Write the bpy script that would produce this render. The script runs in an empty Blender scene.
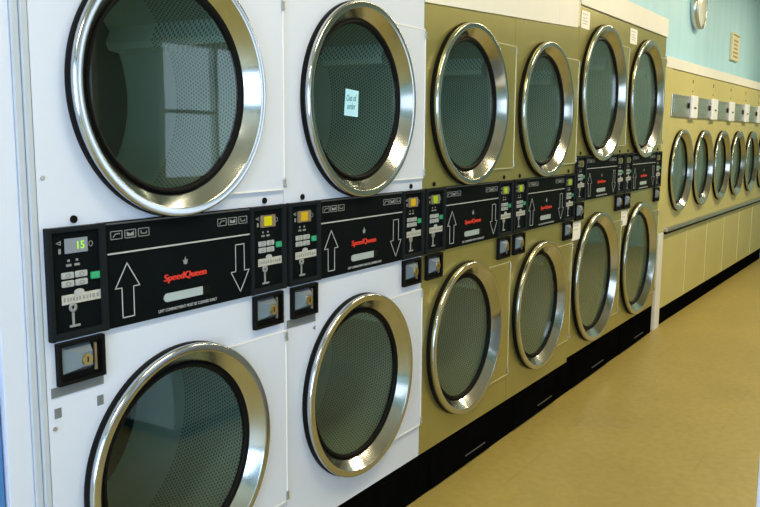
import bpy, bmesh, math, random
from mathutils import Vector, Matrix
random.seed(7)
PI = math.pi
C = bpy.context.scene.collection

# ------------------------------------------------------------------ materials
def mat(name, col, rough=.5, metal=0.0, var=.04, vscale=6.0, bump=0.0, bscale=60.0, spec=.5, coat=0.0, stretch=None):
    m = bpy.data.materials.new(name); m.use_nodes = True
    nt = m.node_tree; b = nt.nodes['Principled BSDF']
    b.inputs['Roughness'].default_value = rough; b.inputs['Metallic'].default_value = metal
    b.inputs['Specular IOR Level'].default_value = spec; b.inputs['Coat Weight'].default_value = coat
    tc = nt.nodes.new('ShaderNodeTexCoord'); mp = nt.nodes.new('ShaderNodeMapping')
    nt.links.new(tc.outputs['Object'], mp.inputs['Vector'])
    if stretch: mp.inputs['Scale'].default_value = stretch
    n = nt.nodes.new('ShaderNodeTexNoise'); n.inputs['Scale'].default_value = vscale; n.inputs['Detail'].default_value = 4
    nt.links.new(mp.outputs['Vector'], n.inputs['Vector'])
    r = nt.nodes.new('ShaderNodeValToRGB')
    r.color_ramp.elements[0].position = .3; r.color_ramp.elements[1].position = .7
    r.color_ramp.elements[0].color = tuple(max(0, c*(1-var)) for c in col)+(1,)
    r.color_ramp.elements[1].color = tuple(min(1, c*(1+var)) for c in col)+(1,)
    nt.links.new(n.outputs['Fac'], r.inputs['Fac']); nt.links.new(r.outputs['Color'], b.inputs['Base Color'])
    if bump > 0:
        n2 = nt.nodes.new('ShaderNodeTexNoise'); n2.inputs['Scale'].default_value = bscale; n2.inputs['Detail'].default_value = 3
        nt.links.new(mp.outputs['Vector'], n2.inputs['Vector'])
        bp = nt.nodes.new('ShaderNodeBump'); bp.inputs['Strength'].default_value = bump; bp.inputs['Distance'].default_value = .002
        nt.links.new(n2.outputs['Fac'], bp.inputs['Height']); nt.links.new(bp.outputs['Normal'], b.inputs['Normal'])
    return m

def emis(name, col, s, var=.0):
    m = bpy.data.materials.new(name); m.use_nodes = True; nt = m.node_tree
    nt.nodes.clear()
    o = nt.nodes.new('ShaderNodeOutputMaterial'); e = nt.nodes.new('ShaderNodeEmission')
    e.inputs['Color'].default_value = col+(1,); e.inputs['Strength'].default_value = s
    nt.links.new(e.outputs[0], o.inputs['Surface'])
    return m

def glass_mat(name, tint, refl=1.0):
    m = bpy.data.materials.new(name); m.use_nodes = True; nt = m.node_tree; nt.nodes.clear()
    o = nt.nodes.new('ShaderNodeOutputMaterial')
    t = nt.nodes.new('ShaderNodeBsdfTransparent'); t.inputs['Color'].default_value = tint+(1,)
    g = nt.nodes.new('ShaderNodeBsdfGlossy'); g.inputs['Roughness'].default_value = .015
    g.inputs['Color'].default_value = (.92, 1, .97, 1)
    lw = nt.nodes.new('ShaderNodeLayerWeight'); lw.inputs['Blend'].default_value = .5
    pw = nt.nodes.new('ShaderNodeMath'); pw.operation = 'POWER'; pw.inputs[1].default_value = 5
    f = nt.nodes.new('ShaderNodeMath'); f.operation = 'MULTIPLY_ADD'; f.inputs[1].default_value = .9; f.inputs[2].default_value = .032*refl
    nt.links.new(lw.outputs['Facing'], pw.inputs[0]); nt.links.new(pw.outputs[0], f.inputs[0])
    n = nt.nodes.new('ShaderNodeTexNoise'); n.inputs['Scale'].default_value = 3
    tc = nt.nodes.new('ShaderNodeTexCoord'); nt.links.new(tc.outputs['Object'], n.inputs['Vector'])
    bp = nt.nodes.new('ShaderNodeBump'); bp.inputs['Strength'].default_value = .03; bp.inputs['Distance'].default_value = .01
    nt.links.new(n.outputs['Fac'], bp.inputs['Height']); nt.links.new(bp.outputs['Normal'], g.inputs['Normal'])
    mx = nt.nodes.new('ShaderNodeMixShader')
    nt.links.new(f.outputs[0], mx.inputs['Fac']); nt.links.new(t.outputs[0], mx.inputs[1]); nt.links.new(g.outputs[0], mx.inputs[2])
    nt.links.new(mx.outputs[0], o.inputs['Surface'])
    return m

def drum_mat(name, col, R):
    """galvanised drum wall with a hexagonal field of holes on its front part"""
    m = mat(name, col, rough=.45, metal=.1, var=.08, vscale=5)
    nt = m.node_tree; b = nt.nodes['Principled BSDF']
    src = b.inputs['Base Color'].links[0].from_socket
    tc = nt.nodes.new('ShaderNodeTexCoord'); sp = nt.nodes.new('ShaderNodeSeparateXYZ')
    nt.links.new(tc.outputs['Object'], sp.inputs[0])
    def M(op, a, b_=None):
        n = nt.nodes.new('ShaderNodeMath'); n.operation = op
        for i, v in enumerate((a, b_)):
            if v is None: continue
            if isinstance(v, (int, float)): n.inputs[i].default_value = v
            else: nt.links.new(v, n.inputs[i])
        return n.outputs[0]
    th = M('MULTIPLY', M('ARCTAN2', sp.outputs['Z'], sp.outputs['X']), R)
    P = .0115
    def dots(ou, ov):
        u = M('SUBTRACT', M('FRACT', M('ADD', M('DIVIDE', th, P), ou)), .5)
        v = M('SUBTRACT', M('FRACT', M('ADD', M('DIVIDE', sp.outputs['Y'], P*1.732), ov)), .5)
        v2 = M('MULTIPLY', v, 1.732)
        d = M('SQRT', M('ADD', M('MULTIPLY', u, u), M('MULTIPLY', v2, v2)))
        return M('LESS_THAN', d, .30)
    d = M('MAXIMUM', dots(0, 0), dots(.5, .5))
    band = M('MULTIPLY', M('LESS_THAN', sp.outputs['Y'], .385), M('GREATER_THAN', sp.outputs['Y'], .09))
    f = M('MULTIPLY', M('MULTIPLY', d, band), .72)
    mx = nt.nodes.new('ShaderNodeMix'); mx.data_type = 'RGBA'
    nt.links.new(f, mx.inputs['Factor']); nt.links.new(src, mx.inputs['A']); mx.inputs['B'].default_value = (.006, .008, .009, 1)
    nt.links.new(mx.outputs['Result'], b.inputs['Base Color'])
    return m

M_white = mat('white_enamel', (.62, .68, .84), .32, 0, .012, 3, .02, 30)
M_whitetrim = mat('white_paint', (.76, .75, .72), .5, 0, .03, 5, .03, 40)
M_hinge = mat('hinge_enamel', (.86, .86, .88), .35, 0, .02)
M_olive = mat('satin_olive_steel', (.415, .38, .135), .31, .68, .05, 4, .02, 80, stretch=(1, 1, .12))
M_olivelight = mat('olive_edge_highlight', (.68, .66, .44), .35, .4, .05)  # paler steel for hinge edges, with the seam highlight put into its colour
M_cream = mat('cream_enamel', (.54, .48, .18), .38, 0, .04, 3, .02, 30)
M_creamlight = mat('cream_seam_highlight', (.80, .74, .48), .45, 0, .03)
M_chrome = mat('brushed_door_steel', (.54, .57, .60), .15, 1, .03, 20, 0, 90, stretch=(1, 6, 1))
M_steel = mat('dull_steel', (.55, .55, .54), .35, 1, .06, 12)
M_gasket = mat('black_rubber', (.005, .005, .005), .5, 0, .1, spec=.08)
M_black = mat('black_panel', (.004, .006, .007), .4, 0, .1, 8, spec=.02)
M_blackframe = mat('black_frame', (.010, .013, .016), .40, 0, .1, 8, spec=.06)
M_graystrip = mat('panel_edge_gray', (.06, .065, .07), .4, 0, .1)
M_kick = mat('black_kick', (.003, .003, .003), .55, 0, .2, 8, spec=0)
M_drumback = mat('dark_drum_back', (.004, .006, .009), .5, .1, .2, 5)
M_drum = drum_mat('perforated_drum', (.62, .71, .66), .365)
M_drumL = drum_mat('perforated_drum_large', (.55, .63, .59), .42)
M_glass = glass_mat('door_glass', (.86, .94, .915))
M_ink = mat('silver_print', (.42, .45, .47), .5, 0, .04)
M_dimink = mat('gray_print', (.24, .255, .265), .5, 0, .06)
M_red = mat('red_print', (.62, .028, .014), .5, 0, .03)
M_btn = mat('gray_button', (.40, .43, .45), .4, 0, .05)
M_green = mat('green_button', (.03, .36, .17), .35, 0, .05)
M_strip = mat('worn_label', (.46, .46, .43), .6, 0, .18, 90)
M_gold = mat('brass_lock', (.62, .46, .18), .3, 1, .08)
M_coin = mat('coin_plate_steel', (.22, .28, .37), .3, .6, .05, 10)
M_strip9 = mat('pale_gray_strip', (.46, .51, .60), .5, 0, .03)
M_tape = mat('gray_tape', (.15, .165, .18), .6, 0, .06, 30)
M_slot = mat('slot_tray', (.42, .50, .54), .3, .2, .06)
M_lcd = mat('display_lcd', (.22, .25, .32), .3, 0, .05)
M_lcdframe = mat('display_bezel', (.22, .17, .11), .4, 0, .1)
M_digit = emis('digit_green', (.45, 1.0, .05), 1.0)
M_amber = emis('display_amber', (.75, .50, .02), .75)
M_yellow = emis('display_yellow', (.75, .70, .01), .8)
M_lime = emis('display_lime', (.42, .72, .02), .7)
M_limedim = emis('display_lime_dim', (.22, .36, .05), .35)
M_paper = mat('white_paper', (.84, .83, .80), .7, 0, .03)
M_bluepaper = mat('pale_blue_paper', (.42, .76, .98), .7, 0, .03)
M_penink = mat('blue_pen', (.03, .16, .30), .6, 0, .05)
M_smudge = mat('faint_print', (.50, .50, .52), .7, 0, .05)
M_boxwhite = mat('coin_box_white', (.85, .86, .90), .3, 0, .02)
M_plate = mat('cream_plate', (.66, .60, .40), .5, 0, .05)
M_plateink = mat('plate_marks', (.30, .25, .12), .6, 0, .1)
M_lens = mat('lamp_lens', (.72, .73, .66), .12, 0, .03, coat=.6)
M_lampmetal = mat('lamp_metal', (.62, .62, .58), .25, 1, .05)
M_bluedoor = mat('blue_paint', (.05, .20, .52), .4, 0, .04)
M_ceil = mat('ceiling_tile', (.52, .46, .30), .8, 0, .05, 3, .1, 50)
M_roomwall = mat('room_wall_paint', (.33, .45, .41), .6, 0, .04, 2)
M_pane = emis('window_daylight', (.74, .86, 1.0), 2.8)
M_store = emis('storefront_daylight', (.58, .77, 1.0), 8.5)

def floor_mat():
    m = mat('ochre_vinyl_floor', (.365, .285, .082), .42, 0, .06, 1.6, .05, 25)
    nt = m.node_tree; b = nt.nodes['Principled BSDF']
    src = b.inputs['Base Color'].links[0].from_socket
    tc = nt.nodes.new('ShaderNodeTexCoord')
    n = nt.nodes.new('ShaderNodeTexNoise'); n.inputs['Scale'].default_value = 28; n.inputs['Detail'].default_value = 5
    nt.links.new(tc.outputs['Object'], n.inputs['Vector'])
    r = nt.nodes.new('ShaderNodeValToRGB'); r.color_ramp.elements[0].position = .35; r.color_ramp.elements[1].position = .65
    r.color_ramp.elements[0].color = (.93, .92, .91, 1); r.color_ramp.elements[1].color = (1.04, 1.04, 1.04, 1)
    nt.links.new(n.outputs['Fac'], r.inputs['Fac'])
    mx = nt.nodes.new('ShaderNodeMix'); mx.data_type = 'RGBA'; mx.blend_type = 'MULTIPLY'; mx.inputs['Factor'].default_value = 1
    nt.links.new(src, mx.inputs['A']); nt.links.new(r.outputs['Color'], mx.inputs['B'])
    # worn tile joints
    br = nt.nodes.new('ShaderNodeTexBrick'); br.offset = 0; br.inputs['Scale'].default_value = 1
    br.inputs['Brick Width'].default_value = .61; br.inputs['Row Height'].default_value = .61
    br.inputs['Mortar Size'].default_value = .0035; br.inputs['Mortar Smooth'].default_value = .3
    br.inputs['Color1'].default_value = (1, 1, 1, 1); br.inputs['Color2'].default_value = (.95, .96, .97, 1)
    br.inputs['Mortar'].default_value = (.88, .86, .82, 1)
    mp = nt.nodes.new('ShaderNodeMapping'); mp.inputs['Location'].default_value = (.11, .22, 0)
    nt.links.new(tc.outputs['Object'], mp.inputs[0]); nt.links.new(mp.outputs[0], br.inputs['Vector'])
    n3 = nt.nodes.new('ShaderNodeTexNoise'); n3.inputs['Scale'].default_value = 3.0
    nt.links.new(tc.outputs['Object'], n3.inputs['Vector'])
    r3 = nt.nodes.new('ShaderNodeValToRGB'); r3.color_ramp.elements[0].position = .45; r3.color_ramp.elements[1].position = .62
    nt.links.new(n3.outputs['Fac'], r3.inputs['Fac'])
    mx2 = nt.nodes.new('ShaderNodeMix'); mx2.data_type = 'RGBA'; mx2.blend_type = 'MULTIPLY'
    nt.links.new(r3.outputs['Color'], mx2.inputs['Factor'])
    nt.links.new(mx.outputs['Result'], mx2.inputs['A']); nt.links.new(br.outputs['Color'], mx2.inputs['B'])
    nt.links.new(mx2.outputs['Result'], b.inputs['Base Color'])
    return m
M_floor = floor_mat()

def wall_mat():
    m = mat('pale_blue_panelling', (.40, .67, .82), .5, 0, .03, 2, .03, 30)
    nt = m.node_tree; b = nt.nodes['Principled BSDF']
    src = b.inputs['Base Color'].links[0].from_socket
    tc = nt.nodes.new('ShaderNodeTexCoord'); sp = nt.nodes.new('ShaderNodeSeparateXYZ'); nt.links.new(tc.outputs['Object'], sp.inputs[0])
    w = nt.nodes.new('ShaderNodeTexNoise'); w.noise_dimensions = '1D'; w.inputs['Scale'].default_value = 5.5; w.inputs['Detail'].default_value = 3
    nt.links.new(sp.outputs['X'], w.inputs['W'])
    r = nt.nodes.new('ShaderNodeValToRGB'); r.color_ramp.elements[0].position = .35; r.color_ramp.elements[1].position = .6
    r.color_ramp.elements[0].color = (.95, .97, .98, 1); r.color_ramp.elements[1].color = (1.03, 1.02, 1.02, 1)
    nt.links.new(w.outputs['Fac'], r.inputs['Fac'])
    mx = nt.nodes.new('ShaderNodeMix'); mx.data_type = 'RGBA'; mx.blend_type = 'MULTIPLY'; mx.inputs['Factor'].default_value = 1
    nt.links.new(src, mx.inputs['A']); nt.links.new(r.outputs['Color'], mx.inputs['B'])
    nt.links.new(mx.outputs['Result'], b.inputs['Base Color'])
    return m
M_wall = wall_mat()

# ------------------------------------------------------------------ mesh helpers
class MB:
    def __init__(s): s.bm = bmesh.new()
    def box(s, x0, x1, y0, y1, z0, z1, bev=0.0, seg=2):
        b = bmesh.new(); bmesh.ops.create_cube(b, size=1)
        for v in b.verts:
            v.co = Vector(((x0+x1)/2+v.co.x*(x1-x0), (y0+y1)/2+v.co.y*(y1-y0), (z0+z1)/2+v.co.z*(z1-z0)))
        if bev > 0: bmesh.ops.bevel(b, geom=list(b.edges), offset=bev, segments=seg, profile=.6, affect='EDGES')
        s.merge(b); return s
    def merge(s, b):
        me = bpy.data.meshes.new('tmp'); b.to_mesh(me); b.free(); s.bm.from_mesh(me); bpy.data.meshes.remove(me)
    def frustum(s, base, top, y0, y1):
        """rectangle base (x0,x1,z0,z1) at y0 to rectangle top at y1 (towards the viewer)"""
        q = lambda r, y: [s.bm.verts.new((a, y, c)) for a, c in ((r[0], r[2]), (r[1], r[2]), (r[1], r[3]), (r[0], r[3]))]
        A, B = q(base, y0), q(top, y1)
        s.bm.faces.new(B); s.bm.faces.new(A[::-1])
        for i in range(4): s.bm.faces.new((A[i], A[(i+1) % 4], B[(i+1) % 4], B[i]))
        return s
    def lathe(s, prof, cx, cz, n=96, closed=True):
        """profile of (r, y) turned round the y axis through (cx, cz)"""
        rings = []
        for r, y in prof:
            rings.append([s.bm.verts.new((cx+r*math.cos(2*PI*k/n), y, cz+r*math.sin(2*PI*k/n))) for k in range(n)])
        m = len(prof)
        for i in range(m if closed else m-1):
            A, B = rings[i], rings[(i+1) % m]
            for k in range(n):
                f = s.bm.faces.new((A[k], A[(k+1) % n], B[(k+1) % n], B[k])); f.smooth = True
        return s
    def disc(s, r, y0, y1, cx, cz, n=64):
        """solid disc between y0 (front) and y1"""
        A = [s.bm.verts.new((cx+r*math.cos(2*PI*k/n), y0, cz+r*math.sin(2*PI*k/n))) for k in range(n)]
        B = [s.bm.verts.new((cx+r*math.cos(2*PI*k/n), y1, cz+r*math.sin(2*PI*k/n))) for k in range(n)]
        s.bm.faces.new(A); s.bm.faces.new(B[::-1])
        for k in range(n): s.bm.faces.new((A[k], A[(k+1) % n], B[(k+1) % n], B[k]))
        return s
    def prism(s, pts, y0, y1):
        A = [s.bm.verts.new((x, y0, z)) for x, z in pts]; B = [s.bm.verts.new((x, y1, z)) for x, z in pts]
        s.bm.faces.new(A); s.bm.faces.new(B[::-1]); n = len(pts)
        for k in range(n): s.bm.faces.new((A[k], A[(k+1) % n], B[(k+1) % n], B[k]))
        return s
    def stroke(s, pts, w, y0, y1, closed=True):
        n = len(pts)
        for i in range(n if closed else n-1):
            a, b = Vector(pts[i]), Vector(pts[(i+1) % n]); d = (b-a).normalized(); p = Vector((-d.y, d.x))*w/2; e = d*w/2
            s.prism([tuple(a-e+p), tuple(a-e-p), tuple(b+e-p), tuple(b+e+p)], y0, y1)
        return s
    def plate(s, x0, x1, z0, z1, cx, cz, R, yf, yb, n=72):
        """sheet with a round hole: front face, hole wall and rear face"""
        ang = [2*PI*k/n for k in range(n)]
        for X, Z in ((x0, z0), (x1, z0), (x1, z1), (x0, z1)): ang.append(math.atan2(Z-cz, X-cx) % (2*PI))
        ang = sorted(set(round(a, 6) for a in ang))
        fc, fo, bc, bo = [], [], [], []
        for a in ang:
            c, sn = math.cos(a), math.sin(a); t = 1e9
            if c > 1e-9: t = min(t, (x1-cx)/c)
            if c < -1e-9: t = min(t, (x0-cx)/c)
            if sn > 1e-9: t = min(t, (z1-cz)/sn)
            if sn < -1e-9: t = min(t, (z0-cz)/sn)
            fc.append(s.bm.verts.new((cx+R*c, yf, cz+R*sn))); fo.append(s.bm.verts.new((cx+t*c, yf, cz+t*sn)))
            bc.append(s.bm.verts.new((cx+R*c, yb, cz+R*sn))); bo.append(s.bm.verts.new((cx+t*c, yb, cz+t*sn)))
        m = len(ang)
        for k in range(m):
            j = (k+1) % m
            s.bm.faces.new((fc[k], fc[j], fo[j], fo[k])); s.bm.faces.new((bc[j], bc[k], bo[k], bo[j]))
            s.bm.faces.new((fc[j], fc[k], bc[k], bc[j])); s.bm.faces.new((fo[k], fo[j], bo[j], bo[k]))
        return s
    def build(s, name, m, parent=None, loc=None, smooth=False):
        bmesh.ops.recalc_face_normals(s.bm, faces=s.bm.faces)
        me = bpy.data.meshes.new(name); s.bm.to_mesh(me); s.bm.free()
        me.materials.append(m)
        o = bpy.data.objects.new(name, me); C.objects.link(o)
        if parent: o.parent = parent
        if loc: o.location = loc
        if smooth:
            for p in me.polygons: p.use_smooth = True
        return o

def text(name, s, x, z, y, width, m, parent=None, bold=0.0, shear=0.0, height=None):
    cu = bpy.data.curves.new(name, 'FONT'); cu.body = s; cu.size = 1; cu.align_x = 'CENTER'; cu.align_y = 'CENTER'
    cu.shear = shear; cu.resolution_u = 3; cu.space_line = .9
    tmp = bpy.data.objects.new('tmp', cu); C.objects.link(tmp)
    bpy.context.view_layer.update()
    me = bpy.data.meshes.new_from_object(tmp.evaluated_get(bpy.context.evaluated_depsgraph_get()))
    bpy.data.objects.remove(tmp); bpy.data.curves.remove(cu)
    xs = [v.co.x for v in me.vertices]; ys = [v.co.y for v in me.vertices]
    k = width/(max(xs)-min(xs)); kz = height/(max(ys)-min(ys)) if height else k
    mx, my = (max(xs)+min(xs))/2, (max(ys)+min(ys))/2
    for v in me.vertices: v.co = Vector((x+(v.co.x-mx)*k, y-v.co.z, z+(v.co.y-my)*kz))
    bm = bmesh.new()
    n_ = 3 if bold > 0 else 1      # heavier strokes: the outline repeated a hair to each side
    for q in range(n_):
        m2 = me.copy(); dx = (q-(n_-1)/2)*bold*k
        for v in m2.vertices: v.co.x += dx; v.co.y += q*.00004
        bm.from_mesh(m2); bpy.data.meshes.remove(m2)
    ex = bmesh.ops.extrude_face_region(bm, geom=list(bm.faces))
    for v in ex['geom']:
        if isinstance(v, bmesh.types.BMVert): v.co.y += .0006
    bmesh.ops.recalc_face_normals(bm, faces=bm.faces)
    bm.to_mesh(me); bm.free()
    me.name = name; me.materials.clear(); me.materials.append(m)
    o = bpy.data.objects.new(name, me); C.objects.link(o)
    if parent: o.parent = parent
    return o

def tag(o, label=None, cat=None, group=None, kind=None):
    if label: o['label'] = label
    if cat: o['category'] = cat
    if group: o['group'] = group
    if kind: o['kind'] = kind
    return o
def thing(name, loc, label, cat, group=None, rz=0):
    o = bpy.data.objects.new(name, None); C.objects.link(o); o.location = loc; o.rotation_euler = (0, 0, rz)
    o.empty_display_size = .1
    return tag(o, label, cat, group)
def struct(name, mb, m): return tag(mb.build(name, m), kind='structure')

# ------------------------------------------------------------------ dryer parts
def make_door(root, cx, cz, R, hx0, hx1, hz, m_panel, m_edge, hinge=True, ajar=0.0):
    """round steel door: ring > glass, gasket, hinge panel, hinges.  R = outer radius"""
    y0 = -.002
    ri = R*.812
    yl = y0-.0315                      # flat front lip; close loops keep its two edges crisp
    ring = MB().lathe([(R*.985, y0-.012), (R*1.0, y0-.016), (R*1.0, y0-.0255), (R*.999, y0-.027), (R*.990, yl+.0008), (R*.984, yl), (R*.980, yl),
                       (R*.934, yl+.0006), (R*.931, yl+.0009), (R*.926, yl+.0028), (R*.922, yl+.0042), (ri*1.022, y0+.002), (ri*1.016, y0+.004),
                       (ri, y0+.009), (ri, y0+.014), (R*.985, y0+.006)], cx, cz).build('door', m_chrome(), root)
    g = MB().lathe([(R*.955, -.0005), (R*1.0, -.0005), (R*1.004, -.004), (R*1.004, -.014), (R*1.0, -.0195), (R*.955, -.0195)], cx, cz).build('door_gasket', M_gasket, ring)
    MB().lathe([(ri*1.005, -.002), (ri*1.005, .014), (ri*.955, .014), (ri*.955, .006), (ri*.965, .0015)], cx, cz).build('glass_gasket', M_gasket, ring)
    MB().disc(ri*.99, .0065, .0105, cx, cz).build('door_glass', M_glass, ring)
    if hinge:
        p = MB(); a = math.acos(min(1, (hz)/(R*.99)))
        # sheet behind the ring, cut to the ring's curve on its left
        pts = []
        r2 = R*.965
        a0 = math.asin(min(.999, hz/r2))
        n = 26
        for k in range(n+1):
            t = -a0+2*a0*k/n
            pts.append((cx+r2*math.cos(t), cz+r2*math.sin(t)))
        pts = [(hx1, cz+hz), (hx1, cz-hz)] + pts
        A = [p.bm.verts.new((x, -.0085, z)) for x, z in pts]; B = [p.bm.verts.new((x, -.0003, z)) for x, z in pts]
        # triangulated through the strip between curve and right edge
        m = len(pts)
        cur = list(range(2, m))
        for i in range(len(cur)-1):
            z_a, z_b = pts[cur[i]][1], pts[cur[i+1]][1]
            va = p.bm.verts.new((hx1, -.0085, z_a)); vb = p.bm.verts.new((hx1, -.0085, z_b))
            p.bm.faces.new((A[cur[i]], va, vb, A[cur[i+1]]))
        for i in range(m):
            j = (i+1) % m
            p.bm.faces.new((A[i], A[j], B[j], B[i]))
        bmesh.ops.remove_doubles(p.bm, verts=p.bm.verts, dist=1e-5)
        p.build('hinge_panel', m_panel, ring)
        MB().box(hx1+.0002, hx1+.0042, -.0105, -.0003, cz-hz+.004, cz+hz-.004, .001).build('hinge_edge', m_edge, ring)
        for sg in (-1, 1):
            xa = cx+r2*math.cos(a0)
            MB().box(xa+.004, hx1, -.0100, -.0086, cz+sg*hz-.0022, cz+sg*hz+.0022).build('panel_lip', m_edge, ring)
        for s in (-1, 1):
            h = MB().box(hx1-.004, hx1+.0055, -.0135, -.0107, cz+s*(hz-.018)-.014, cz+s*(hz-.018)+.014, .001)
            h.disc(.004, -.0165, -.0136, hx1+.001, cz+s*(hz-.018)-.008, 12).disc(.003, -.0160, -.0136, hx1+.001, cz+s*(hz-.018)+.008, 12)
            h.build('hinge', M_steel, ring)
    return ring
def m_chrome(): return M_chrome

def make_drum(root, cx, cz, R, hole, m, depth=.60):
    d = MB().lathe([(hole, .028), (hole+.02, .05), (R, .06), (R, depth)], 0, 0, closed=False).build('drum', m, root, (cx, 0, cz))
    MB().disc(R, depth, depth+.01, 0, 0).build('drum_back', M_drumback, d)
    for k in range(3):   # lifter ribs
        a = 2*PI*k/3+.5
        b = MB(); q = []
        for y in (.10, depth-.02):
            ring = []
            for w, h in ((-.045, .003), (-.012, .05), (.012, .05), (.045, .003)):
                r = R-h; t = a+w/R
                ring.append(b.bm.verts.new((r*math.cos(t), y, r*math.sin(t))))
            q.append(ring)
        for i in range(3): f = b.bm.faces.new((q[0][i], q[0][i+1], q[1][i+1], q[1][i]))
        b.bm.faces.new(q[0]); b.bm.faces.new(q[1][::-1]); b.bm.faces.new((q[0][3], q[0][0], q[1][0], q[1][3]))
        b.build('drum_lifter', m, d)
    return d

def arrow_pts(x, z0, z1, up, w=.071, stem=.034, head=.056):
    if up: return [(x, z1), (x+w/2, z1-head), (x+stem/2, z1-head), (x+stem/2, z0), (x-stem/2, z0), (x-stem/2, z1-head), (x-w/2, z1-head)]
    return [(x, z0), (x+w/2, z0+head), (x+stem/2, z0+head), (x+stem/2, z1), (x-stem/2, z1), (x-stem/2, z0+head), (x-w/2, z0+head)]

def make_pod(root, x0, x1, z0, z1, disp, digits=None):
    """coin control pod: frame > faceplate, display, buttons, label, coin slot"""
    w = x1-x0
    f = MB()
    for a in ((x0, x0+.011, z0, z1), (x1-.017, x1, z0, z1)): f.box(a[0], a[1], -.016, -.0005, a[2], a[3], .002)
    f.box(x0+.0105, x1-.0165, -.0155, -.0005, z1-.011, z1-.0005, .002).box(x0+.0105, x1-.0165, -.0155, -.0005, z0+.0005, z0+.017, .002)
    pod = f.build('control_pod', M_blackframe, root)
    MB().box(x0+.0112, x1-.0172, -.009, -.001, z0+.0172, z1-.0112).build('faceplate', M_black, pod)
    Z = lambda d: z1-d
    yf = -.0092
    X = lambda d: x0+d*w/.155
    if digits:
        MB().box(X(.046), X(.107), yf-.002, yf, Z(.058), Z(.026), .001).build('display', M_lcd, pod)
        text('display_digits', digits, X(.088), Z(.042), yf-.0028, .018, M_digit, pod, bold=.02, height=.017)
    else:
        MB().box(X(.044), X(.109), yf-.002, yf, Z(.060), Z(.026), .003).build('display_bezel', M_lcdframe, pod)
        MB().box(X(.060), X(.092), yf-.003, yf-.0021, Z(.056), Z(.030), .001 if False else 0).build('display', disp, pod)
    # little symbols round the display
    k = MB()
    k.stroke([(X(.026), Z(.034)), (X(.036), Z(.030)), (X(.036), Z(.038))], .0016, yf-.0012, yf-.0002)
    k.box(X(.030), X(.036), yf-.0012, yf-.0002, Z(.057), Z(.046))
    k.stroke([(X(.116)+.005*math.cos(t*PI/4), Z(.042)+.006*math.sin(t*PI/4)) for t in range(8)], .0014, yf-.0012, yf-.0002)
    k.build('display_symbols', M_dimink, pod)
    k = MB()
    for dx in (.052, .074):
        k.box(X(dx), X(dx+.006), yf-.0012, yf-.0002, Z(.076), Z(.071)); k.box(X(dx-.004), X(dx+.010), yf-.0012, yf-.0002, Z(.086), Z(.081))
    k.build('indicator_lights', M_dimink, pod)
    for zz in (.105, .123):
        for dx in (.050, .086):
            b = MB().box(X(dx-.016), X(dx+.016), yf-.003, yf-.0002, Z(zz+.007), Z(zz-.007), .0025).build('cycle_button', M_btn, pod)
            MB().stroke([(X(dx)+.006*math.cos(t*PI/3), Z(zz)+.004*math.sin(t*PI/3)) for t in range(6)], .0016, yf-.0038, yf-.0031).build('button_symbol', M_dimink, pod)
    MB().box(X(.112), X(.138), yf-.003, yf-.0002, Z(.121), Z(.105), .003).build('start_button', M_green, pod)
    MB().box(X(.033), X(.140), yf-.0012, yf-.0002, Z(.168), Z(.147)).build('worn_label', M_strip, pod)
    sq = MB(); xx = .037
    while xx < .134:   # rubbed-off, unreadable lettering
        ww = random.uniform(.004, .008)
        sq.box(X(xx), X(xx+ww), yf-.0016, yf-.00125, Z(.1625), Z(.1525+random.uniform(0, .003))); xx += ww+random.uniform(.0025, .005)
    sq.build('worn_lettering', M_dimink, pod)
    ov = [(X(.078)+.013*math.cos(2*PI*t/20), Z(.144)+.007*math.sin(2*PI*t/20)) for t in range(20)]
    MB().prism(ov, yf-.003, yf-.0017).build('select_button', M_btn, pod)
    s = MB()
    s.lathe([(.004, yf-.004), (.010, yf-.004), (.010, yf-.0003), (.004, yf-.0003)], X(.060), Z(.176), 20)
    s.box(X(.0575), X(.0625), yf-.003, yf-.0003, Z(.214), Z(.1845)).box(X(.050), X(.078), yf-.003, yf-.0003, Z(.2195), Z(.2142), .001)
    s.build('coin_slot', M_dimink, pod)
    return pod

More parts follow.
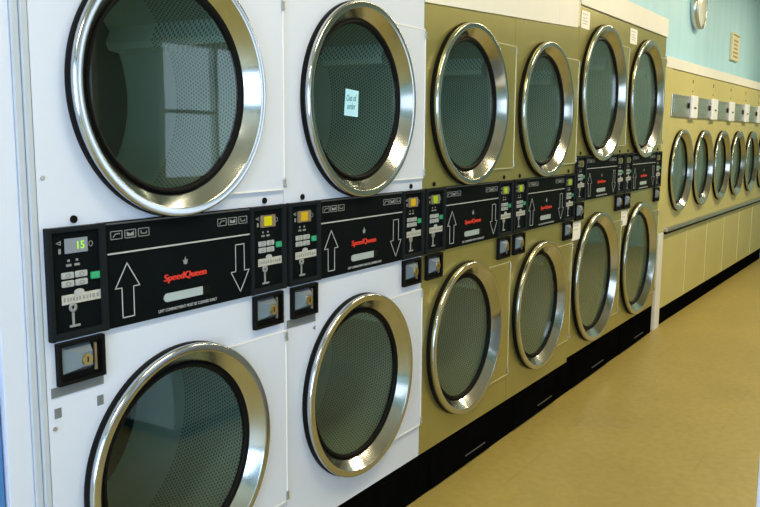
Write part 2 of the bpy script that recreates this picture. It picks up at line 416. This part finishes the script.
def make_panel(root, W, z0, z1, disp, digits, pods=.150):
    xl, xr = .009+pods+.001, W-.006-pods-.001
    S = (xr-xl)/.470; c = (xl+xr)/2; X = lambda d: c+d*S
    dz = z1-1.199; Z = lambda z: z+dz
    y = -.0102
    p = MB().box(xl, xr, -.010, -.0005, z0, z1, .002).build('control_panel', M_black, root)
    MB().box(xl+.004, xr-.004, -.013, -.0103, Z(1.125), Z(1.1285)).build('divider_strip', M_ink, p)
    MB().box(xl+.003, xr-.003, -.0125, -.0103, Z(1.193), Z(1.197)).build('top_strip', M_graystrip, p)
    MB().stroke(arrow_pts(X(-.178), Z(.975), Z(1.101), True), .0022, y-.001, y).build('up_arrow', M_ink, p)
    MB().stroke(arrow_pts(X(.194), Z(.975), Z(1.103), False), .0022, y-.001, y).build('down_arrow', M_ink, p)
    for x0 in (-.220, .114):
        for k in range(3):
            xa = X(x0+k*.039); xb = xa+.032; b = MB()
            b.stroke([(xa, Z(1.159)), (xb, Z(1.159)), (xb, Z(1.177)), (xa, Z(1.177))], .0016, y-.001, y)
            if k == 1: b.prism([(xa+.006, Z(1.163)), (xa+.026, Z(1.163)), (xa+.026, Z(1.173)), (xa+.016, Z(1.168)), (xa+.006, Z(1.173))], y-.001, y)
            elif k == 0: b.stroke([(xa+.007, Z(1.164)), (xa+.014, Z(1.171)), (xa+.025, Z(1.171))], .002, y-.001, y, False)
            else: b.stroke([(xa+.008, Z(1.172)), (xa+.008, Z(1.165)), (xa+.024, Z(1.165)), (xa+.024, Z(1.169))], .002, y-.001, y, False)
            b.build('instruction_icon', M_dimink, p)
    text('brand_lettering', 'SpeedQueen', X(.000), Z(1.046), y-.001, .142, M_red, p, bold=.06, shear=.10, height=.022)
    em = MB().prism([(X(.000)+dx*.8, Z(1.084)+h*.75) for dx, h in ((-.006, -.012), (.006, -.012), (.010, .004), (.004, .0), (0, .014), (-.004, .0), (-.010, .004))], y-.001, y)
    em.build('crown_emblem', M_dimink, p)
    sl = MB(); pts = []
    for t in range(9): a = PI/2+PI*t/8; pts.append((X(-.062)+.011*math.cos(a), Z(1.0)+.0105*math.sin(a)))
    pts += [(X(.055), Z(.9895)), (X(.055), Z(1.0105))]
    sl.prism(pts, y-.002, y).build('lint_handle', M_slot, p)
    MB().box(X(.0555), X(.082), y-.0008, y, Z(.9895), Z(1.0105), .003 if False else 0).build('finger_hole', M_gasket, p)
    text('instruction_lettering', 'LINT COMPARTMENT MUST BE CLEANED DAILY', X(.008), Z(.970), y-.0008, .20, M_ink, p, bold=.01, height=.0075)
    make_pod(root, .009, .009+pods, z0, z1, disp[0], digits)
    make_pod(root, W-.006-pods, W-.006, z0, z1, disp[1], None)

def make_coin(root, x0, x1, z0, z1):
    f = MB(); t = .008
    f.box(x0, x0+t, -.014, -.0005, z0, z1).box(x1-t, x1, -.014, -.0005, z0, z1)
    f.box(x0+t, x1-t, -.014, -.0005, z1-t, z1).box(x0+t, x1-t, -.014, -.0005, z0, z0+t)
    f.box(x0+t, x1-t, -.003, -.0005, z0+t, z1-t)
    c = f.build('coin_box', M_gasket, root)
    w, h = x1-x0, z1-z0
    MB().frustum((x0+.012, x0+w*.72, z0+.022, z1-.012), (x0+w*.40, x0+w*.66, z0+h*.36, z0+h*.70), -.0031, -.022).build('lock_plate', M_coin, c)
    MB().disc(.013, -.026, -.0221, x0+w*.53, z0+h*.53, 24).build('lock_cylinder', M_gold, c)
    MB().box(x0+w*.53-.0015, x0+w*.53+.0015, -.0268, -.0261, z0+h*.53-.006, z0+h*.53+.006).build('keyhole', M_gasket, c)
    MB().box(x1-.024, x1-.018, -.007, -.0031, z0+.016, z1-.016).build('latch', M_lcdframe, c)
    return c

def make_stack_dryer(i, X, W, H, big, label, m_body, m_edge, disp, digits=None):
    r = thing('stack_dryer', (X, 0, 0), label, 'dryer', 'stacked tumble dryers along the wall')
    k = .20 if big else .178
    zu_s, zl_s, R_s, off = (1.503, .567, .307, .013) if m_body is M_white else (1.514, .569, .316, .037)
    zu, zl, R = (1.625, .592, .371) if big else (zu_s, zl_s, R_s)
    pz0, pz1 = (1.045, 1.288) if big else (.955, 1.199)
    zm = (pz0+pz1)/2
    cx = W/2-(.032 if big else off); Dr = .42 if big else .365
    g = .0012
    b = MB()
    b.plate(g, W-g, k, zm, cx, zl, R*.86, 0, .028).plate(g, W-g, zm, H, cx, zu, R*.86, 0, .028)
    b.box(g, .012, .0285, .74, k, H).box(W-.012, W-g, .0285, .74, k, H).box(.0125, W-.0125, .0285, .74, H-.012, H)
    b.box(.0125, W-.0125, .0285, .74, k, k+.012).box(g, W-g, .741, .752, k, H)
    b.build('cabinet', m_body, r)
    hz = .29 if big else .262
    make_door(r, cx, zu, R, 0, W-.008, hz, m_body, m_edge)
    make_door(r, cx, zl, R, 0, W-.008, hz, m_body, m_edge)
    for z in (zu, zl): make_drum(r, W/2-.0, z, Dr-.012 if big else Dr, R*.86, M_drumL if big else M_drum)
    make_panel(r, W, pz0, pz1, disp, digits)
    cz1 = pz0-.006; cz0 = cz1-.094
    make_coin(r, .024, .146, cz0, cz1); make_coin(r, W-.142, W-.020, cz0, cz1)
    for x in (.086, W-.085): MB().disc(.0085, -.0045, -.0005, x, pz1+.0135, 20).build('plug', M_gasket, r)
    # top seam of the upper front and two small screws
    for x in (.10, W-.10): MB().disc(.005, -.002, -.0003, x, H-.05, 14).build('screw', M_steel, r)
    kp = MB().box(.002, W-.002, .004, .70, .0, k-.001).box(.10, W-.16, -.006, .0038, .012, k-.020, .002).build('kick_plate', M_kick, r)
    MB().box(W*.48, W*.72, -.0085, -.0062, .046, .051).build('kick_slot', M_graystrip, kp)
    return r

WS, WL = .8, .864
M0 = make_stack_dryer(0, 0, WS, 1.943, False, 'white stacked dryer nearest the camera, its small display showing a green 15', M_white, M_hinge, (M_lcd, M_yellow), '15')
M1 = make_stack_dryer(1, WS, WS, 1.943, False, 'white stacked dryer standing against the first olive steel one, paper note on its upper glass', M_white, M_hinge, (M_amber, M_amber))
M2 = make_stack_dryer(2, 2*WS, WS, 1.943, False, 'olive steel stacked dryer standing right beside the white dryers', M_olive, M_olivelight, (M_lime, M_lime))
M3 = make_stack_dryer(3, 3*WS, WS, 1.943, False, 'second olive steel stacked dryer, just before the two taller ones', M_olive, M_olivelight, (M_lime, M_lime))
M4 = make_stack_dryer(4, 4*WS, WL, 2.055, True, 'first of the two taller olive stacked dryers with oversized round doors', M_olive, M_olivelight, (M_limedim, M_limedim))
M5 = make_stack_dryer(5, 4*WS+WL, WL, 2.055, True, 'taller olive stacked dryer with oversized doors, last before the cream row', M_olive, M_olivelight, (M_limedim, M_limedim))

# grey tape and worn patches on the white fronts
MB().box(.010, .147, -.0022, -.0003, .831, .853).build('tape', M_tape, M0)
MB().box(.128, .145, -.0015, -.0003, .783, .806).build('adhesive_patch', M_tape, M0)
MB().box(.016, .033, -.0015, -.0003, .784, .806).build('adhesive_patch', M_tape, M0)
for z in (.762, 1.304): MB().disc(.005, -.003, -.0003, .015, z, 14).build('screw', M_steel, M0)
MB().prism([(.008, .829), (.147, .827), (.146, .856), (.009, .853)], -.0022, -.0003).build('tape', M_tape, M1)
MB().prism([(.134, .806), (.147, .814), (.147, .799)], -.0015, -.0003).build('adhesive_patch', M_tape, M1)

# ------------------------------------------------------------------ cream single dryers further along
CX0, CY0, CA, CW = 5.172, .013, -.018, .694
CP = ['cream single dryer at the start of the row, beside the white post', 'second cream single dryer counted from the white post',
      'third cream single dryer counted from the white post', 'fourth cream single dryer counted from the white post',
      'fifth cream single dryer counted from the white post', 'sixth cream single dryer, cut by the right edge of the photo']
for i in range(6):
    s = i*CW
    r = thing('single_dryer', (CX0+s*math.cos(CA), CY0+s*math.sin(CA), 0), CP[i], 'dryer', 'cream single dryers', CA)
    W = CW; g = .0012; R = .304; cx, cz = W/2, 1.136
    b = MB().plate(g, W-g, .765, 1.53, cx, cz, R*.86, 0, .028)
    b.box(g, W-g, 0, .028, 1.5305, 1.866).box(g, W-g, 0, .028, .125, .7645)
    b.box(g, .012, .0285, .74, .125, 1.866).box(W-.012, W-g, .0285, .74, .125, 1.866).box(.0125, W-.0125, .0285, .74, 1.854, 1.866)
    b.box(g, W-g, .741, .752, .125, 1.866)
    b.build('cabinet', M_cream, r)
    make_door(r, cx, cz, R, 0, W, .2, M_cream, M_cream, hinge=False)
    make_drum(r, cx, cz, .335, R*.86, M_drum)
    cp = MB().box(.004, W-.004, -.014, -.0005, 1.535, 1.693, .003).build('control_strip', M_steel, r)
    MB().box(.05, .42, -.0155, -.0142, 1.56, 1.668, .001).build('control_window', M_lampmetal, cp)
    MB().box(.44, .475, -.024, -.0142, 1.60, 1.64, .004).build('dial', M_gasket, cp)
    MB().box(W-.190, W-.012, -.034, -.0142, 1.528, 1.70, .006).build('coin_meter', M_boxwhite, cp)
    MB().box(W-.13, W-.07, -.0360, -.0341, 1.60, 1.612).build('coin_slot', M_gasket, cp)
    for x in (.62,):
        for z in (1.735, 1.80, 1.815): MB().disc(.006, -.003, -.0003, x, z, 12).build('screw', M_gasket, r)
    MB().box(W-.006, W-.0015, -.003, -.0003, .14, .668).build('seam_highlight', M_creamlight, r)  # pale strip painting the highlight that runs down the seam
    MB().box(.002, W-.002, .004, .70, 0, .124).build('kick_plate', M_kick, r)
# rail under the doors, one long piece
rl = thing('metal_rail', (CX0, CY0, 0), 'long dull metal rail running under the doors of the cream dryers', 'rail', None, CA)
MB().box(.0, 6*CW, -.030, -.0045, .700, .728, .004).build('rail_bar', M_steel, rl)
MB().box(.0, 6*CW, -.022, -.0045, .682, .6995).build('rail_painted_shadow', M_gasket, rl)  # black strip standing in for the shadow under the rail

# ------------------------------------------------------------------ papers and small things
def paper(name, x0, x1, z0, z1, y, m, label, cat, lines, group=None, ink=M_smudge):
    r = thing(name, ((x0+x1)/2, y, z0), label, cat, group)
    w = x1-x0; h = z1-z0
    MB().box(-w/2, w/2, -.0012, -.0002, 0, h).build('sheet', m, r)
    if lines:
        sm = MB()
        for a, b_, c in lines: sm.box(-w/2+a*w, -w/2+b_*w, -.0016, -.0013, h*c, h*(c+.055))
        sm.build('faint_print', ink, r)
    return r
note = thing('handwritten_note', (1.150, .0062, 1.455), 'small pale blue handwritten note stuck inside round glass of a white dryer', 'note')
MB().prism([(-.040, .0), (.036, -.004), (.040, .078), (-.031, .083)], -.0016, -.0004).build('sheet', M_bluepaper, note)
text('handwriting', 'Out of\norder', 0, .042, -.0022, .056, M_penink, note, shear=.2, height=.046)
X4, X5 = 4*WS, 4*WS+WL
ln = [(.15, .75, .78), (.15, .6, .55), (.15, .8, .40), (.2, .7, .25)]
paper('paper_notice', X4+.020, X4+.150, 1.945, 2.035, -.0005, M_paper, 'white paper notice taped to top left corner of first tall olive dryer', 'notice', ln, 'paper notices on the tall dryers')
paper('paper_notice', X5+.022, X5+.165, 1.945, 2.035, -.0005, M_paper, 'white paper notice taped to top left corner of last tall olive dryer', 'notice', ln, 'paper notices on the tall dryers')
paper('price_label', X4+.006, X4+.136, .838, .935, -.0005, M_paper, 'white label below left coin box of first tall olive dryer', 'label', ln[:2], 'white labels below the coin boxes')
paper('price_label', X5+.006, X5+.136, .838, .935, -.0005, M_paper, 'white label below left coin box of last tall olive dryer', 'label', ln[:2], 'white labels below the coin boxes')

YW = .055
lamp = thing('wall_lamp', (5.95, YW, 2.385), 'round metal lamp with glossy cover high on the blue wall', 'lamp')
MB().lathe([(.0, -.0005), (.160, -.0005), (.166, -.006), (.166, -.045), (.160, -.050), (0, -.050)], 0, 0, 64, False).build('lamp_base', M_lampmetal, lamp)
MB().lathe([(.150, -.0505), (.146, -.056), (.12, -.063), (.08, -.068), (.04, -.070), (.001, -.0705)], 0, 0, 64, False).build('lamp_cover', M_lens, lamp)
MB().lathe([(.151, -.0505), (.166, -.0505), (.166, -.060), (.151, -.060)], 0, 0, 64).build('lamp_rim', M_lampmetal, lamp)

sg = thing('wall_plate', (7.60, YW, 2.10), 'small cream notice plate with faint marks on the blue wall', 'sign')
MB().box(-.18, .18, -.022, -.0005, 0, .25, .004).build('plate', M_plate, sg)
k = MB()
k.box(-.16, .16, -.0245, -.0225, .225, .238)
for j in range(5): k.box(-.10+random.uniform(-.02, .02), .08+random.uniform(-.03, .04), -.0238, -.0225, .03+j*.036, .045+j*.036)
k.build('plate_marks', M_plateink, sg)

# white cabinet whose corner only just enters the frame
cb = thing('counter_cabinet', (1.5, -1.203, 0), 'white counter cabinet, only its upright edge showing at the lower right corner', 'cabinet')
MB().box(0, .74, -.70, 0, .06, .86, .006).build('cabinet_body', M_white, cb)
MB().box(-.0, .74, -.70, -.0, .8605, .90, .008).build('worktop', M_whitetrim, cb)
MB().box(.03, .71, -.67, -.03, 0, .0595).build('plinth', M_kick, cb)

# ------------------------------------------------------------------ the room
RX0, RX1, RY = -3.4, 9.55, -4.6
ZC = 2.95
struct('floor', MB().box(RX0, RX1, RY, .9, -.05, -.0005), M_floor)
struct('ceiling', MB().box(RX0, RX1, RY, .9, ZC, ZC+.05), M_ceil)
wb = MB()
wb.box(RX0, -.095, YW, .9, 0, ZC)
wb.box(-.094, 2*WS, YW, .9, 1.96, ZC).box(2*WS, 4*WS, YW, .9, 1.96, ZC).box(4*WS, 4.93, YW, .9, 2.072, ZC).box(4.9301, RX1, YW, .9, 1.895, ZC)
wb.box(5.172+6*CW+.01, RX1, YW-.1, .9, 0, 1.8945)
struct('wall_back', wb, M_wall)
struct('wall_right', MB().box(RX1, RX1+.1, RY, .9, 0, ZC), M_roomwall)
def wall_with_openings(horizontal, a0, a1, pos, openings):
    """wall along x (horizontal) or y with rectangular openings (a, b, z0, z1)"""
    m = MB()
    def put(u0, u1, z0, z1):
        if u1-u0 < 1e-4 or z1-z0 < 1e-4: return
        if horizontal: m.box(u0, u1, pos-.1, pos, z0, z1)
        else: m.box(pos-.1, pos, u0, u1, z0, z1)
    cur = a0
    for a, b, z0, z1 in openings:
        put(cur, a, 0, ZC); put(a, b, 0, z0); put(a, b, z1, ZC); cur = b
    put(cur, a1, 0, ZC)
    return m
FO = [(-2.6, -1.4, .9, 2.3), (-.6, 1.0, .9, 2.3), (2.3, 3.9, .9, 2.3), (4.6, 6.2, .9, 2.3)]
LO = [(-4.2, -2.5, .25, 2.55), (-2.3, -.5, .25, 2.55)]
struct('wall_front', wall_with_openings(True, RX0, RX1, RY, FO), M_roomwall)
struct('wall_left', wall_with_openings(False, RY, .9, RX0, LO), M_roomwall)
n = 0
for horizontal, ops, pos, pm in ((True, FO, RY, M_pane), (False, LO, RX0, M_store)):
    for a, b, z0, z1 in ops:
        n += 1
        f = MB(); t = .06
        def bx(u0, u1, w0, w1, d0, d1, mb):
            if horizontal: mb.box(u0, u1, pos+d0, pos+d1, w0, w1)
            else: mb.box(pos+d0, pos+d1, u0, u1, w0, w1)
        bx(a, a+t, z0, z1, -.08, .02, f); bx(b-t, b, z0, z1, -.08, .02, f); bx(a+t, b-t, z0, z0+t, -.08, .05, f); bx(a+t, b-t, z1-t, z1, -.08, .02, f)
        bx((a+b)/2-.025, (a+b)/2+.025, z0+t, z1-t, -.07, .0, f); bx(a+t, (a+b)/2-.025, (z0+z1)/2-.02, (z0+z1)/2+.02, -.07, .0, f)
        w = struct('window_%d' % n, f, M_whitetrim)
        p = MB(); bx(a+t, b-t, z0+t, z1-t, -.078, -.072, p)
        p.build('window_pane', pm, w)

# trims: fillers above and beside the machines
struct('trim_1', MB().box(-.03, 2*WS, -.004, .054, 1.946, 2.06, .003), M_whitetrim)
struct('trim_2', MB().prism([(2*WS+.001, 1.862), (2.90, 1.925), (2.90, 2.052), (2*WS+.001, 2.052)], -.006, -.0006).box(2*WS+.001, 2.90, -.0005, .054, 1.9445, 2.052), M_whitetrim)
struct('trim_3', MB().prism([(2.901, 1.925), (3.165, 1.938), (3.165, 2.30), (2.901, 2.30)], -.006, -.0006).box(2.901, 3.165, -.0005, .054, 1.9445, 2.30), M_whitetrim)
struct('trim_4', MB().box(3.166, 3.199, -.004, .054, 1.9445, 2.072, .002), M_plate)
struct('trim_5', MB().box(3.2, 4.93, -.010, .054, 2.058, 2.178, .003), M_whitetrim)
t6 = MB().box(0, 6*CW, -.006, .04, 1.868, 1.942, .003)
o = struct('trim_6', t6, M_whitetrim); o.location = (CX0-.17, CY0, 0); o.rotation_euler = (0, 0, CA)
struct('trim_7', MB().box(4.99, 5.125, -.002, .05, 0.0, .70, .003), M_whitetrim)
struct('trim_8', MB().box(4.935, 5.170, .006, .05, .702, 1.866, .002), M_cream)
struct('trim_9', MB().box(-.034, -.018, .004, .05, 0, 1.946, .002).box(-.016, -.001, -.001, .05, 0, 1.946, .002), M_strip9)
struct('trim_10', MB().box(-.092, -.0345, .010, .05, 0, ZC-.002, .002), M_white)
struct('door_1', MB().box(-1.1, -.097, .02, .054, .0, 2.1, .003), M_bluedoor)

# ------------------------------------------------------------------ lights
def area(name, loc, sx, sy, power, col, rot=(0, 0, 0)):
    l = bpy.data.lights.new(name, 'AREA'); l.shape = 'RECTANGLE'; l.size = sx; l.size_y = sy; l.energy = power; l.color = col
    o = bpy.data.objects.new(name, l); C.objects.link(o); o.location = loc; o.rotation_euler = rot
    return o
for x, c in ((-1.6, (1, .90, .70)), (.9, (1, .84, .52)), (3.4, (1, .82, .48))):
    area('ceiling_lamp', (x, -1.25, ZC-.012), 1.25, .28, 34, c)
for x in (5.6, 7.8):
    area('ceiling_lamp', (x, -1.25, ZC-.012), 1.25, .28, 46, (1, .86, .56))
w = bpy.data.worlds.new('World'); bpy.context.scene.world = w; w.use_nodes = True
w.node_tree.nodes['Background'].inputs[0].default_value = (.75, .88, 1, 1); w.node_tree.nodes['Background'].inputs[1].default_value = .3

# ------------------------------------------------------------------ camera
f, yaw, pit, rol, cx, cy, cz = 839.5417, .569095428, -.142451658, .00629944297, -1.07571122, -1.52980492, 1.40041008
fw = Vector((math.cos(pit)*math.cos(yaw), math.cos(pit)*math.sin(yaw), math.sin(pit)))
r = Vector((math.sin(yaw), -math.cos(yaw), 0)); u = r.cross(fw)
r2 = math.cos(rol)*r+math.sin(rol)*u; u2 = -math.sin(rol)*r+math.cos(rol)*u
cam = bpy.data.cameras.new('camera'); cam.sensor_width = 36; cam.lens = f*36/760; cam.clip_start = .02
co = bpy.data.objects.new('camera', cam); C.objects.link(co)
mw = Matrix((r2, u2, -fw)).transposed().to_4x4(); mw.translation = (cx, cy, cz)
co.matrix_world = mw
sc = bpy.context.scene; sc.camera = co
vs = sc.view_settings; vs.view_transform = 'Standard'; vs.look = 'None'; vs.gamma = 1; vs.exposure = 0; vs.use_curve_mapping = False
sc.cycles.use_denoising = True
sc.cycles.max_bounces = 8; sc.cycles.transparent_max_bounces = 12
sc.cycles.sample_clamp_indirect = 6
